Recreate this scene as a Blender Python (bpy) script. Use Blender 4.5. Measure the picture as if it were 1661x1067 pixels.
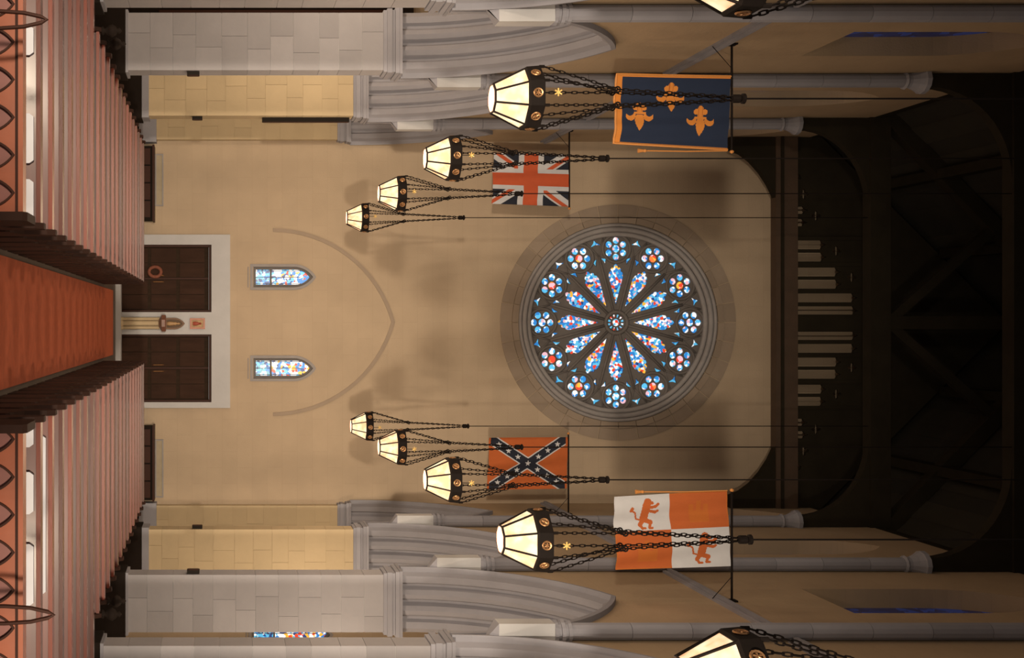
import bpy, bmesh, math, random
from mathutils import Vector, Matrix
from mathutils.geometry import tessellate_polygon
random.seed(7)
PI = math.pi
for o in list(bpy.data.objects): bpy.data.objects.remove(o)
scene = bpy.context.scene
COL = scene.collection

# ------------------------------------------------------------------ camera, world, lights
# view camera turned on its side: picture right = up in the church, picture bottom = right in the church
ZC = 2.76            # camera height above the floor
F = 1800.0           # focal length in pixels of the 1661 x 1067 frame
cam_d = bpy.data.cameras.new('camera'); cam = bpy.data.objects.new('camera', cam_d); COL.objects.link(cam)
cam_d.sensor_fit = 'HORIZONTAL'; cam_d.sensor_width = 36; cam_d.lens = F/1661*36
cam_d.shift_x = (830.5-350)/1661; cam_d.shift_y = -(533.5-523)/1661
cam_d.clip_end = 200
cam.matrix_world = Matrix(((0,-1,0,0),(0,0,-1,0),(1,0,0,ZC),(0,0,0,1)))
scene.camera = cam
w = bpy.data.worlds.new('world'); scene.world = w; w.use_nodes = True
w.node_tree.nodes['Background'].inputs[0].default_value = (1.0,.90,.80,1)
w.node_tree.nodes['Background'].inputs[1].default_value = .22
def spot(name, loc, target, energy, size, blend, radius, color):
    d = bpy.data.lights.new(name, 'SPOT'); d.energy = energy; d.spot_size = math.radians(size); d.spot_blend = blend
    d.shadow_soft_size = radius; d.color = color
    o = bpy.data.objects.new(name, d); COL.objects.link(o); o.location = loc
    o.rotation_euler = (Vector(target)-Vector(loc)).to_track_quat('-Z','Y').to_euler()
    return o
# the photographer's two flood lamps, either side of the camera (their lantern shadows lie on the end wall)
for s in (-1,1):
    spot('flood_lamp', (s*4.7,.4,ZC+.3), (0,31,7.4), 10000, 58, 1.0, .45, (1.0,.84,.64))
def point(name, loc, energy, radius, color):
    d = bpy.data.lights.new(name, 'POINT'); d.energy = energy; d.shadow_soft_size = radius; d.color = color
    o = bpy.data.objects.new(name, d); COL.objects.link(o); o.location = loc
# lamps hanging in the two side aisles
for s in (-1,1):
    for y in (15.2,20.1,25.0):
        point('aisle_lamp', (s*7.6,y,5.2), 220, .2, (1.0,.80,.58))
vs = scene.view_settings
vs.view_transform = 'Standard'; vs.look = 'None'; vs.gamma = 1; vs.use_curve_mapping = False; vs.exposure = 0

# ------------------------------------------------------------------ materials
def mat(name, col, rough=.7, var=.0, scale=4.0, metal=0, coat=0, bump=0, bscale=None, rnd=0, emit=None, estr=0, stretch=None, col2=None):
    m = bpy.data.materials.new(name); m.use_nodes = True
    nt = m.node_tree; N = nt.nodes; L = nt.links
    b = N['Principled BSDF']
    b.inputs['Roughness'].default_value = rough; b.inputs['Metallic'].default_value = metal
    b.inputs['Coat Weight'].default_value = coat; b.inputs['Coat Roughness'].default_value = .18
    b.inputs['Base Color'].default_value = (*col,1)
    geo = N.new('ShaderNodeNewGeometry'); mp = N.new('ShaderNodeMapping'); L.new(geo.outputs['Position'], mp.inputs['Vector'])
    if stretch: mp.inputs['Scale'].default_value = stretch
    if var or bump:
        no = N.new('ShaderNodeTexNoise'); no.inputs['Scale'].default_value = scale; no.inputs['Detail'].default_value = 5
        L.new(mp.outputs[0], no.inputs['Vector'])
    src = None
    if var:
        mx = N.new('ShaderNodeMix'); mx.data_type = 'RGBA'
        c2 = col2 or tuple(c*(1-var) for c in col)
        mx.inputs[6].default_value = (*[min(1,c*(1+var*.6)) for c in col],1); mx.inputs[7].default_value = (*c2,1)
        L.new(no.outputs['Fac'], mx.inputs[0]); src = mx.outputs[2]
    if rnd:
        oi = N.new('ShaderNodeObjectInfo'); hs = N.new('ShaderNodeHueSaturation')
        mr = N.new('ShaderNodeMapRange'); mr.inputs[3].default_value = 1-rnd; mr.inputs[4].default_value = 1+rnd
        L.new(oi.outputs['Random'], mr.inputs[0]); L.new(mr.outputs[0], hs.inputs['Value'])
        if src: L.new(src, hs.inputs['Color'])
        else: hs.inputs['Color'].default_value = (*col,1)
        src = hs.outputs[0]
    if src: L.new(src, b.inputs['Base Color'])
    if bump:
        n2 = N.new('ShaderNodeTexNoise'); n2.inputs['Scale'].default_value = bscale or scale*6; n2.inputs['Detail'].default_value = 4
        L.new(mp.outputs[0], n2.inputs['Vector'])
        bp = N.new('ShaderNodeBump'); bp.inputs['Strength'].default_value = bump; bp.inputs['Distance'].default_value = .02
        L.new(n2.outputs['Fac'], bp.inputs['Height']); L.new(bp.outputs[0], b.inputs['Normal'])
    if emit:
        b.inputs['Emission Color'].default_value = (*emit,1); b.inputs['Emission Strength'].default_value = estr
    return m
def ashlar(name, col, axes, bw=.9, bh=.42, contrast=.035):
    """coursed stone: faint joints and block tones in the plane given by axes"""
    m = mat(name, col, .85, .16, 1.1, bump=.25, bscale=30)
    nt = m.node_tree; N = nt.nodes; L = nt.links; b = N['Principled BSDF']
    old = b.inputs['Base Color'].links[0].from_socket
    geo = N.new('ShaderNodeNewGeometry'); sp = N.new('ShaderNodeSeparateXYZ'); cb = N.new('ShaderNodeCombineXYZ')
    L.new(geo.outputs['Position'], sp.inputs[0]); L.new(sp.outputs[axes[0]], cb.inputs[0]); L.new(sp.outputs[axes[1]], cb.inputs[1])
    br = N.new('ShaderNodeTexBrick'); L.new(cb.outputs[0], br.inputs['Vector'])
    br.inputs['Scale'].default_value = 1; br.inputs['Brick Width'].default_value = bw; br.inputs['Row Height'].default_value = bh
    br.inputs['Mortar Size'].default_value = .008; br.inputs['Mortar Smooth'].default_value = .5
    br.inputs['Color1'].default_value = (1,1,1,1); br.inputs['Color2'].default_value = (1-contrast,)*3+(1,); br.inputs['Mortar'].default_value = (1-2.2*contrast,)*3+(1,)
    mx = N.new('ShaderNodeMix'); mx.data_type = 'RGBA'; mx.blend_type = 'MULTIPLY'; mx.inputs[0].default_value = 1
    L.new(old, mx.inputs[6]); L.new(br.outputs['Color'], mx.inputs[7]); L.new(mx.outputs[2], b.inputs['Base Color'])
    return m
def stained(name, pal, scale, strength):
    """mosaic of small lit coloured glass pieces"""
    m = bpy.data.materials.new(name); m.use_nodes = True
    nt = m.node_tree; N = nt.nodes; L = nt.links; b = N['Principled BSDF']
    geo = N.new('ShaderNodeNewGeometry'); vo = N.new('ShaderNodeTexVoronoi'); vo.inputs['Scale'].default_value = scale
    L.new(geo.outputs['Position'], vo.inputs['Vector'])
    wn = N.new('ShaderNodeTexWhiteNoise'); wn.noise_dimensions = '3D'; L.new(vo.outputs['Position'], wn.inputs['Vector'])
    cr = N.new('ShaderNodeValToRGB'); cr.color_ramp.interpolation = 'CONSTANT'
    els = cr.color_ramp.elements
    for i,c in enumerate(pal):
        e = els[i] if i < 2 else els.new(i/len(pal))
        e.position = i/len(pal); e.color = (*c,1)
    L.new(wn.outputs['Value'], cr.inputs[0])
    L.new(cr.outputs[0], b.inputs['Base Color']); L.new(cr.outputs[0], b.inputs['Emission Color'])
    b.inputs['Emission Strength'].default_value = strength; b.inputs['Roughness'].default_value = .25
    return m
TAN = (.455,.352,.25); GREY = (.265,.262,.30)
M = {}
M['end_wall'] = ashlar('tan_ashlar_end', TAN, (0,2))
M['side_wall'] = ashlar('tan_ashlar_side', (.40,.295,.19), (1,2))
M['grey'] = mat('grey_limestone', GREY, .8, .18, 2.0, bump=.2, rnd=.10)
M['grey_block'] = mat('grey_pier_blocks', (.32,.31,.335), .8, .16, 1.5, bump=.2, rnd=.10)
M['tan_block'] = mat('tan_pier_blocks', (.47,.37,.235), .85, .12, 1.5, bump=.2, rnd=.05)
M['pale'] = mat('pale_limestone', (.47,.47,.49), .8, .12, 2.5, bump=.15)
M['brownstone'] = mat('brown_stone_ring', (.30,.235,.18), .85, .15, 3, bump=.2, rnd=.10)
M['tracery'] = mat('dark_grey_tracery', (.15,.135,.13), .8, .2, 6, bump=.2)
M['rim'] = mat('window_rim_stone', (.30,.28,.28), .8, .2, 5, bump=.2)
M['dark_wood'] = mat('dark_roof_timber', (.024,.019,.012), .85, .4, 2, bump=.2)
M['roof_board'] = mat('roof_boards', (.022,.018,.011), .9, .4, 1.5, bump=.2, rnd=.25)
M['brown_beam'] = mat('end_beam_timber', (.075,.045,.028), .65, .35, 3, bump=.2)
M['pew'] = mat('red_brown_varnished_oak', (.155,.031,.016), .34, .35, 3.0, coat=.35, rnd=.4, stretch=(.6,6,6), bump=.05, bscale=20)
M['pew_back'] = mat('brown_pew_back_oak', (.10,.027,.021), .5, .4, 2.0, coat=.12, rnd=.55, stretch=(.5,6,6))
M['pew_front'] = mat('orange_oak_panel', (.34,.085,.032), .40, .4, 3.0, coat=.3, stretch=(1,1,.4), bump=.05)
M['pew_panel'] = mat('rose_oak_panel', (.26,.10,.085), .36, .3, 3.0, coat=.4, stretch=(1,1,.4))
M['pew_end'] = mat('dark_oak_pew_end', (.030,.013,.009), .65, .4, 5.0, coat=0, rnd=.25)
M['groove'] = mat('dark_stained_moulding', (.045,.016,.010), .5, .2, 5)
M['wainscot'] = mat('black_brown_wainscot', (.014,.009,.007), .8, .3, 4)
M['door'] = mat('dark_oak_door', (.035,.021,.013), .8, .45, 6, stretch=(2,1,.5))
M['door_panel'] = mat('dark_oak_door_panel', (.045,.022,.014), .75, .5, 4, stretch=(2,1,.5))
M['floor'] = mat('stone_floor', (.10,.075,.06), .5, .25, 2)
M['carpet'] = mat('rust_red_carpet', (.48,.105,.040), .95, .30, 7, bump=.4, bscale=180)
M['aisle'] = mat('aisle_plaster', (.55,.46,.36), .9, .1, 1)
M['iron'] = mat('black_wrought_iron', (.009,.006,.005), .75, .3, 20)
M['brass'] = mat('aged_brass', (.42,.22,.10), .4, .3, 30, metal=.7)
M['star'] = mat('pale_gold', (.75,.5,.16), .4, .2, 30, metal=.2)
M['gold'] = mat('gold_fringe', (.62,.25,.06), .7, .3, 60)
M['lamp'] = mat('glowing_amber_glass', (.42,.32,.22), .3, emit=(1.0,.70,.40), estr=1.02)
M['lamp_bottom'] = mat('rose_lamp_glass', (.4,.2,.15), .3, emit=(1.0,.50,.33), estr=.72)
def lamp_mottle(m, c1, c2, sc):
    nt = m.node_tree; N = nt.nodes; L = nt.links
    geo = N.new('ShaderNodeNewGeometry'); no = N.new('ShaderNodeTexNoise'); no.inputs['Scale'].default_value = sc
    L.new(geo.outputs['Position'], no.inputs['Vector'])
    cr = N.new('ShaderNodeValToRGB'); cr.color_ramp.elements[0].position = .38; cr.color_ramp.elements[1].position = .62
    cr.color_ramp.elements[0].color = (*c1,1); cr.color_ramp.elements[1].color = (*c2,1)
    L.new(no.outputs['Fac'], cr.inputs[0]); L.new(cr.outputs[0], N['Principled BSDF'].inputs['Emission Color'])
lamp_mottle(M['lamp'], (.95,.46,.22), (1.0,.86,.56), 7)
M['slab'] = mat('pale_grey_slab', (.62,.62,.68), .6, .15, 3)
M['speaker'] = mat('black_speaker_cloth', (.02,.016,.013), .8, .3, 30)
M['board'] = mat('tan_notice_board', (.36,.30,.21), .7, .2, 6)
BL=(.03,.22,.62); CY=(.10,.48,.80); WH=(.85,.9,.95); RD=(.70,.06,.03); YE=(.85,.45,.05); NV=(.02,.06,.22); PK=(.75,.45,.55)
M['g_petal'] = stained('glass_petal_mosaic', [BL,WH,CY,RD,WH,BL,YE,NV,CY,BL,PK,BL], 14, .8)
M['g_white'] = stained('glass_white_blue', [WH,CY,BL,PK,WH,BL,CY], 13, .9)
M['g_red'] = stained('glass_red_centre', [RD,YE,RD,PK,(.8,.2,.05)], 9, .95)
M['g_blue'] = stained('glass_cyan', [BL,CY,CY,BL,WH], 10, .75)
M['g_hub'] = stained('glass_hub', [WH,RD,CY], 14, .9)
M['g_lancet'] = stained('glass_lancet_figures', [WH,BL,CY,RD,WH,YE,NV,WH,BL], 13, .85)
M['g_lancet_base'] = stained('glass_lancet_base', [CY,BL,CY,(.1,.35,.45),WH,NV], 16, .8)
M['g_night'] = stained('glass_deep_blue', [(.01,.03,.16),(.02,.06,.30),(.01,.02,.10)], 6, .1)
def cloth(name, col): return mat(name, col, .85, .12, 5, bump=.15, bscale=90)
M['c_navy'] = cloth('navy_cloth', (.008,.018,.050)); M['c_gold'] = cloth('gold_cloth', (.62,.22,.035))
M['c_golddark'] = cloth('dark_gold_cloth', (.40,.11,.015))  # darker gold for the thin lines between the fleur-de-lis tails
M['c_red'] = cloth('red_orange_cloth', (.52,.09,.030)); M['c_white'] = cloth('white_cloth', (.55,.55,.58))
M['c_black'] = cloth('blue_black_cloth', (.010,.013,.026)); M['c_orange'] = cloth('orange_cloth', (.46,.105,.022))
M['c_dorange'] = cloth('darker_orange_cloth', (.47,.125,.018))

for k in ('iron','door','door_panel','groove','pew_end','wainscot','dark_wood','speaker'):
    M[k].node_tree.nodes['Principled BSDF'].inputs['Specular IOR Level'].default_value = .12
# ------------------------------------------------------------------ mesh helpers
class MB:
    def __init__(s): s.v=[]; s.f=[]; s.mi=[]
    def add(s, vs, fs, mi=0):
        b=len(s.v); s.v+= [tuple(p) for p in vs]; s.f+=[tuple(i+b for i in f) for f in fs]; s.mi+=[mi]*len(fs); return s
    def box(s, x0,x1,y0,y1,z0,z1):
        return s.add([(x0,y0,z0),(x1,y0,z0),(x1,y1,z0),(x0,y1,z0),(x0,y0,z1),(x1,y0,z1),(x1,y1,z1),(x0,y1,z1)],
            [(0,3,2,1),(4,5,6,7),(0,1,5,4),(1,2,6,5),(2,3,7,6),(3,0,4,7)])
    def tube(s, pts, r, n=6, closed=False):
        pts=[Vector(p) for p in pts]; rings=[]; k=len(pts)
        ts=[(pts[(i+1)%k]-pts[i]).normalized() for i in range(k if closed else k-1)]
        up=min((Vector((0,0,1)),Vector((1,0,0)),Vector((0,1,0))),key=lambda a:max(abs(t.dot(a)) for t in ts)+(0 if a.z else .01))
        if closed:
            nn=sum((pts[i].cross(pts[(i+1)%k]) for i in range(k)),Vector()); c0=sum(pts,Vector())/k
            nn=sum(((pts[i]-c0).cross(pts[(i+1)%k]-c0) for i in range(k)),Vector())
            if nn.length>1e-9: up=nn.normalized()
        for i,p in enumerate(pts):
            a = pts[i-1] if (i>0 or closed) else p; c = pts[(i+1)%k] if (i<k-1 or closed) else p
            t=(c-a).normalized()
            u=t.cross(up).normalized(); v=t.cross(u)
            rr = r[i] if isinstance(r,(list,tuple)) else r
            rings.append([p+u*rr*math.cos(2*PI*j/n)+v*rr*math.sin(2*PI*j/n) for j in range(n)])
        vs=[q for R in rings for q in R]; fs=[]
        for i in range(k if closed else k-1):
            a=i*n; b=((i+1)%k)*n
            for j in range(n): fs.append((a+j,a+(j+1)%n,b+(j+1)%n,b+j))
        if not closed: fs.append(tuple(range(n))[::-1]); fs.append(tuple(range((k-1)*n,k*n)))
        return s.add(vs,fs)
    def lathe(s, prof, n=16, c=(0,0,0), ph=0):
        vs=[(c[0]+r*math.cos(2*PI*j/n+ph),c[1]+r*math.sin(2*PI*j/n+ph),c[2]+z) for r,z in prof for j in range(n)]; fs=[]
        for i in range(len(prof)-1):
            for j in range(n): fs.append((i*n+j,i*n+(j+1)%n,(i+1)*n+(j+1)%n,(i+1)*n+j))
        fs.append(tuple(range(n))[::-1]); fs.append(tuple(range((len(prof)-1)*n,len(prof)*n)))
        return s.add(vs,fs)
    def plate(s, loops, t0, t1, fn):
        """flat plate with holes: loops of (u,v), depth t0..t1, fn(u,v,w) gives the place"""
        L3=[[Vector((u,v,0)) for u,v in lp] for lp in loops]
        tris=tessellate_polygon(L3); flat=[p for lp in loops for p in lp]; n=len(flat)
        vs=[fn(u,v,t0) for u,v in flat]+[fn(u,v,t1) for u,v in flat]
        fs=[tuple(t) for t in tris]+[tuple(i+n for i in t)[::-1] for t in tris]
        b=0
        for lp in loops:
            k=len(lp)
            for i in range(k): fs.append((b+i,b+(i+1)%k,b+(i+1)%k+n,b+i+n))
            b+=k
        return s.add(vs,fs)
    def mesh(s, name, mats, smooth=False, fix=True):
        me=bpy.data.meshes.new(name); me.from_pydata(s.v,[],s.f)
        for m in (mats if isinstance(mats,(list,tuple)) else [mats]): me.materials.append(m)
        if any(s.mi): me.polygons.foreach_set('material_index', s.mi)
        if fix:
            bm=bmesh.new(); bm.from_mesh(me); bmesh.ops.recalc_face_normals(bm,faces=bm.faces); bm.to_mesh(me); bm.free()
        if smooth: me.polygons.foreach_set('use_smooth',[True]*len(me.polygons))
        me.update(); return me
    def build(s, name, mats, parent=None, loc=None, smooth=False, fix=True):
        return link(name, s.mesh(name,mats,smooth,fix), parent, loc)
def link(name, me, parent=None, loc=None):
    o=bpy.data.objects.new(name,me); COL.objects.link(o)
    if parent: o.parent=parent
    if loc: o.location=loc
    return o
def tag(o, label=None, cat=None, group=None, kind=None):
    if label: o['label']=label
    if cat: o['category']=cat
    if group: o['group']=group
    if kind: o['kind']=kind
    return o
def thing(name, label, cat, loc=(0,0,0), group=None):
    o=link(name,None,None,loc); return tag(o,label,cat,group)
def struct(o, label=None, cat=None): return tag(o,label,cat,None,'structure')
def copy_tree(o, parent=None):
    c=o.copy(); COL.objects.link(c); c.parent=parent
    for ch in list(o.children): copy_tree(ch,c)
    return c
def circle(cx,cy,r,n=24,a0=0): return [(cx+r*math.cos(a0+2*PI*i/n),cy+r*math.sin(a0+2*PI*i/n)) for i in range(n)]
XZ=lambda y: (lambda u,v,w:(u,y+w,v))
def arch(ya,yb,zs,h,r=0,n=14):
    """pointed arch from (yb+r,zs) over the apex to (ya-r,zs)"""
    a=(yb-ya)/2; R=(a*a+h*h)/(2*a); m=(ya+yb)/2; Rr=R+r
    th=math.acos((R-a)/Rr); out=[]
    for i in range(n+1): t=th*i/n; out.append((yb-R+Rr*math.cos(t),zs+Rr*math.sin(t)))
    for i in range(n-1,-1,-1): t=th*i/n; out.append((ya+R-Rr*math.cos(t),zs+Rr*math.sin(t)))
    return out
ORD=['first','second','third','fourth','fifth','sixth','seventh','eighth','ninth','tenth','eleventh','twelfth','thirteenth','fourteenth',
     'fifteenth','sixteenth','seventeenth','eighteenth','nineteenth','twentieth','twenty-first','twenty-second']
SIDE={-1:'left',1:'right'}

# ------------------------------------------------------------------ main sizes
W=5.05; WO=6.25; YE_=31.0                 # nave half width, back of arcade wall, end wall
YP=[7.85,12.75,17.65,22.55,27.45]; HP=.25   # pier centres and half depth
ZS=6.5; RISE=3.25; ZPL=ZC+16.2; ZCAP=ZC+14.4
BAYS=[(YP[i]+HP,YP[i+1]-HP) for i in range(4)]+[(YP[4]+HP,30.75)]
AX=9.4

# ------------------------------------------------------------------ floor, carpet, aisles
struct(MB().box(-AX,AX,-1,YE_,-.2,0).build('floor',M['floor']),'dark stone church floor under the pews','floor')
tag(MB().box(-.86,.86,4,29.6,.002,.022).build('carpet_runner',M['carpet']),'long rust red carpet runner down the centre aisle','carpet')
for s in (-1,1):
    n=SIDE[s]
    struct(MB().box(min(s*AX,s*(AX+.4)),max(s*AX,s*(AX+.4)),7.6,YE_,0,9).build('wall_aisle_'+n,M['aisle']),f'pale outer wall of the {n} side aisle','wall')
    m=MB(); m.add([(s*WO,7.6,11.2),(s*AX,7.6,9),(s*AX,YE_,9),(s*WO,YE_,11.2),(s*WO,7.6,11.4),(s*AX,7.6,9.2),(s*AX,YE_,9.2),(s*WO,YE_,11.4)],
        [(0,1,2,3),(4,7,6,5),(0,4,5,1),(1,5,6,2),(2,6,7,3),(3,7,4,0)])
    struct(m.build('ceiling_aisle_'+n,M['aisle']),f'sloping ceiling over the {n} side aisle','ceiling')

# ------------------------------------------------------------------ end wall with rose, lancets, doors
PXM=F/YE_                                   # pixels per metre on the end wall
ROSE=(0.0, ZC+(1002-350)/PXM); RG=139.5/PXM
DOORX=[(-2.17,-.29),(.33,2.22)]; DOORH=2.64
LAN=[(-1.27,),(1.28,)]
def lancet_loop(cx,z0,z1,hw,r=0):
    h=hw*1.9
    p=arch(cx-hw,cx+hw,z1-h,h,r,8)
    return [(cx-hw-r,z0-r),(cx+hw+r,z0-r)]+p
ZL0=ZC+(411-350)/PXM; ZL1=ZC+(508-350)/PXM
out=[(-AX,0),(DOORX[0][0],0),(DOORX[0][0],DOORH),(DOORX[0][1],DOORH),(DOORX[0][1],0),(DOORX[1][0],0),(DOORX[1][0],DOORH),(DOORX[1][1],DOORH),(DOORX[1][1],0),
     (AX,0),(AX,ZPL),(W+.4,ZPL+.2),(0,ZPL+6.0),(-W-.4,ZPL+.2),(-AX,ZPL)]
holes=[circle(ROSE[0],ROSE[1],RG*1.09,72)[::-1]]
for (c,) in LAN: holes.append(lancet_loop(c,ZL0,ZL1,.29)[::-1])
AL=(8.72,ZC+1.0,ZC+3.2)
holes.append(lancet_loop(AL[0],AL[1],AL[2],.55)[::-1])
struct(MB().plate([out]+holes,0,.6,XZ(YE_)).build('wall_end',M['end_wall']),'tall tan stone end wall pierced by the rose window','wall')

# rose window
rose=thing('window_1','great round rose window of blue and red stained glass','window',(ROSE[0],YE_,ROSE[1])); rose['kind']='structure'
LX=lambda y:(lambda u,v,w:(u*RG,y+w,v*RG))
def rot(p,a): return (p[0]*math.cos(a)-p[1]*math.sin(a),p[0]*math.sin(a)+p[1]*math.cos(a))
petal=[(.20,0),(.30,.026),(.40,.052),(.48,.074),(.54,.088),(.585,.082),(.60,.060),(.625,.066),(.645,.048),(.64,.028),(.665,.026),(.69,0)]
petal=petal+[(x,-y) for x,y in petal[-2:0:-1]]
tri=[(.045,0),(.005,.016),(-.035,.052),(-.02,0),(-.035,-.052),(.005,-.016)]
panes=[]
for k in range(12):
    a=k*PI/6
    panes.append((petal,a,'g_petal'))
    c=(.862,0)
    cm='g_red' if k%3 else 'g_white'
    panes.append((circle(c[0],0,.046,14),a,cm))
    for j in range(6):
        b=j*PI/3
        panes.append((circle(c[0]+.096*math.cos(b),.096*math.sin(b),.040,12),a,'g_white'))
    b=a+PI/12
    panes.append(([(.955+x*1.0,y*1.25) for x,y in tri],b,'g_blue'))
    for q in (-1,1):
        e=b+q*math.radians(4.6)
        panes.append(([(.735-x*1.1,y*.80) for x,y in tri],e,'g_blue'))
    panes.append(([(.058,-.009),(.095,-.014),(.095,.014),(.058,.009)],b,'g_hub'))
panes.append((circle(0,0,.043,14),0,'g_hub'))
holes=[]
for sh,a,mm in panes: holes.append([rot(p,a) for p in sh])
MB().plate([circle(0,0,1.085,96)]+holes,.12,.30,LX(0)).build('tracery',M['tracery'],rose)
cache={}
for (sh,a,mm),h in zip(panes,holes):
    cx=sum(p[0] for p in h)/len(h); cy=sum(p[1] for p in h)/len(h)
    g=[(cx+(p[0]-cx)*1.06,cy+(p[1]-cy)*1.06) for p in h]
    MB().plate([g],.19,.21,LX(0)).build('pane',M[mm],rose)
for k in range(12):                                      # raised mouldings
    a=k*PI/6; c=rot((.862,0),a)
    m=MB().tube([(RG*(c[0]+.160*math.cos(t)),.11,RG*(c[1]+.160*math.sin(t))) for t in [2*PI*i/28 for i in range(28)]],.045,6,True)
    m.build('rosette_ring',M['tracery'],rose,smooth=True)
    b=a+PI/12; p0=rot((.13,0),b); p1=rot((.80,0),b)
    MB().tube([(RG*p0[0],.10,RG*p0[1]),(RG*p1[0],.10,RG*p1[1])],.038,6).build('spoke',M['tracery'],rose,smooth=True)
    for q in (-1,1):
        p2=rot((.87,0),b+q*math.radians(2.6)); p3=rot((.995,0),b+q*math.radians(6.0))
        MB().tube([(RG*p1[0],.11,RG*p1[1]),(RG*p2[0],.11,RG*p2[1]),(RG*p3[0],.11,RG*p3[1])],.024,6).build('branch',M['tracery'],rose,smooth=True)
MB().tube([(RG*.125*math.cos(t),.10,RG*.125*math.sin(t)) for t in [2*PI*i/24 for i in range(24)]],.06,6,True).build('hub_ring',M['tracery'],rose,smooth=True)
for R,rr,dy in ((1.03,.07,.05),(1.085,.075,-.01),(1.135,.05,-.02)):
    MB().tube([(RG*R*math.cos(t),dy,RG*R*math.sin(t)) for t in [2*PI*i/72 for i in range(72)]],rr,8,True).build('rim_moulding',M['rim'],rose,smooth=True)
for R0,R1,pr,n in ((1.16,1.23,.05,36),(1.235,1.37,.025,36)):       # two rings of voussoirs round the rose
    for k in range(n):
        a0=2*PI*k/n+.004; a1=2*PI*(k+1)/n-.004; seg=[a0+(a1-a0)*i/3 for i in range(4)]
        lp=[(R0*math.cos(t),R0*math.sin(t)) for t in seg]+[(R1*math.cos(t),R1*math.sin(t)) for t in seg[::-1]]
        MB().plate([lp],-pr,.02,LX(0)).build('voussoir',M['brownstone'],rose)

def lancet(num,label,cx,z0,z1,hw,rows):
    t=thing(num,label,'window',(cx,YE_,0)); t['kind']='structure'
    fr=lancet_loop(0,z0,z1,hw); inn=lancet_loop(0,z0+.07,z1-.09,hw-.08)
    MB().plate([fr,inn[::-1]],.06,.22,lambda u,v,w_:(u,w_,v)).build('stone_frame',M['tracery'],t)
    zb=z0+.07; zt=z1-.09; zm=zb+(zt-zb)*.27
    g0=[(-hw+.07,zb),(hw-.07,zb),(hw-.07,zm),(-hw+.07,zm)]
    MB().plate([g0],.15,.17,lambda u,v,w_:(u,w_,v)).build('lower_pane',M['g_lancet_base'],t)
    g1=[(-hw+.07,zm+.03)]+[(hw-.07,zm+.03)]+lancet_loop(0,z0+.07,z1-.08,hw-.07)[2:]
    MB().plate([g1],.15,.17,lambda u,v,w_:(u,w_,v)).build('upper_pane',M['g_lancet'],t)
    MB().box(-hw+.06,hw-.06,.11,.18,zm-.01,zm+.04).build('saddle_bar',M['tracery'],t)
    for q in (-1,0,1):
        MB().box(q*(hw-.11)-.008,q*(hw-.11)+.008,.135,.16,zb,zt-.25).build('lead_bar',M['tracery'],t)
    m=MB(); m.add([(-hw,-.02,z0-.16),(hw,-.02,z0-.16),(hw,.14,z0+.07),(-hw,.14,z0+.07),(-hw,.2,z0-.16),(hw,.2,z0-.16),(hw,.2,z0+.07),(-hw,.2,z0+.07)],
      [(0,1,2,3),(4,7,6,5),(0,4,5,1),(3,2,6,7),(0,3,7,4),(1,5,6,2)])
    m.build('sloping_sill',M['rim'],t)
    MB().plate([lancet_loop(0,z0-.02,z1,hw,.07),lancet_loop(0,z0-.02,z1,hw,-.005)[::-1]],-.03,.05,lambda u,v,w_:(u,w_,v)).build('outer_moulding',M['rim'],t)
lancet('window_2','small pointed stained glass window above the left doors, red and blue figure',LAN[0][0],ZL0,ZL1,.29,0)
lancet('window_3','small pointed stained glass window above the right doors, mostly blue',LAN[1][0],ZL0,ZL1,.29,0)
lancet('window_4','pointed stained glass window at the end of the right side aisle',AL[0],AL[1],AL[2],.55,0)

# blind relieving arch and door surround
p_o=arch(-2.58,2.56,ZC+1.6,3.35,.05,16); p_i=arch(-2.58,2.56,ZC+1.6,3.35,-.05,16)
struct(MB().plate([p_o+p_i[::-1]],-.035,.02,XZ(YE_)).build('trim_1',M['brownstone']),'thin pointed blind arch line on the end wall around the small windows','trim')
ZT=ZC+.40
sur=[(-2.45,0),(-2.45,ZT),(2.38,ZT),(2.38,0),(DOORX[1][1],0),(DOORX[1][1],DOORH),(DOORX[1][0],DOORH),(DOORX[1][0],0),(DOORX[0][1],0),(DOORX[0][1],DOORH),(DOORX[0][0],DOORH),(DOORX[0][0],0)]
struct(MB().plate([sur],-.09,.01,XZ(YE_)).build('trim_2',M['pale']),'pale stone frame around both pairs of doors','trim')
for i,(x0,x1) in enumerate(DOORX):
    d=thing(f'door_{i+1}',['dark oak double doors left of the shrine post','dark oak double doors right of the shrine post'][i],'door',((x0+x1)/2,YE_,0)); d['kind']='structure'
    hw=(x1-x0)/2
    MB().plate([[(-hw,0),(-hw,DOORH),(hw,DOORH),(hw,0),(hw-.06,0),(hw-.06,DOORH-.07),(-hw+.06,DOORH-.07),(-hw+.06,0)]],.02,.24,lambda u,v,w_:(u,w_,v)).build('door_frame',M['groove'],d)
    for s in (-1,1):
        xa,xb=sorted((s*.001,s*(hw-.05)))
        lf=MB().box(xa,xb,.14,.20,.01,DOORH-.08).build('door_leaf',M['door'],d)
        n=3; cw=(xb-xa-.10)/2
        for c in range(2):
            for r,(za,zb) in enumerate(((.12,.85),(.95,1.65),(1.75,DOORH-.2))):
                px=xa+.04+c*(cw+.02)
                MB().box(px,px+cw,.115,.14,za,zb).build('door_panel',M['door_panel'],lf)
        if s<0: MB().box(-.025,.025,.10,.15,.01,DOORH-.08).build('meeting_stile',M['groove'],d)
        MB().tube([(s*.09,.10,1.0),(s*.09,.07,1.02),(s*.09,.07,1.28),(s*.09,.10,1.3)],.015,6).build('door_handle',M['brass'],lf)
# step and threshold
struct(MB().box(-2.45,2.4,30.55,30.9,0,.14).build('trim_3',M['pale']),'pale stone step in front of the doors','trim')
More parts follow.
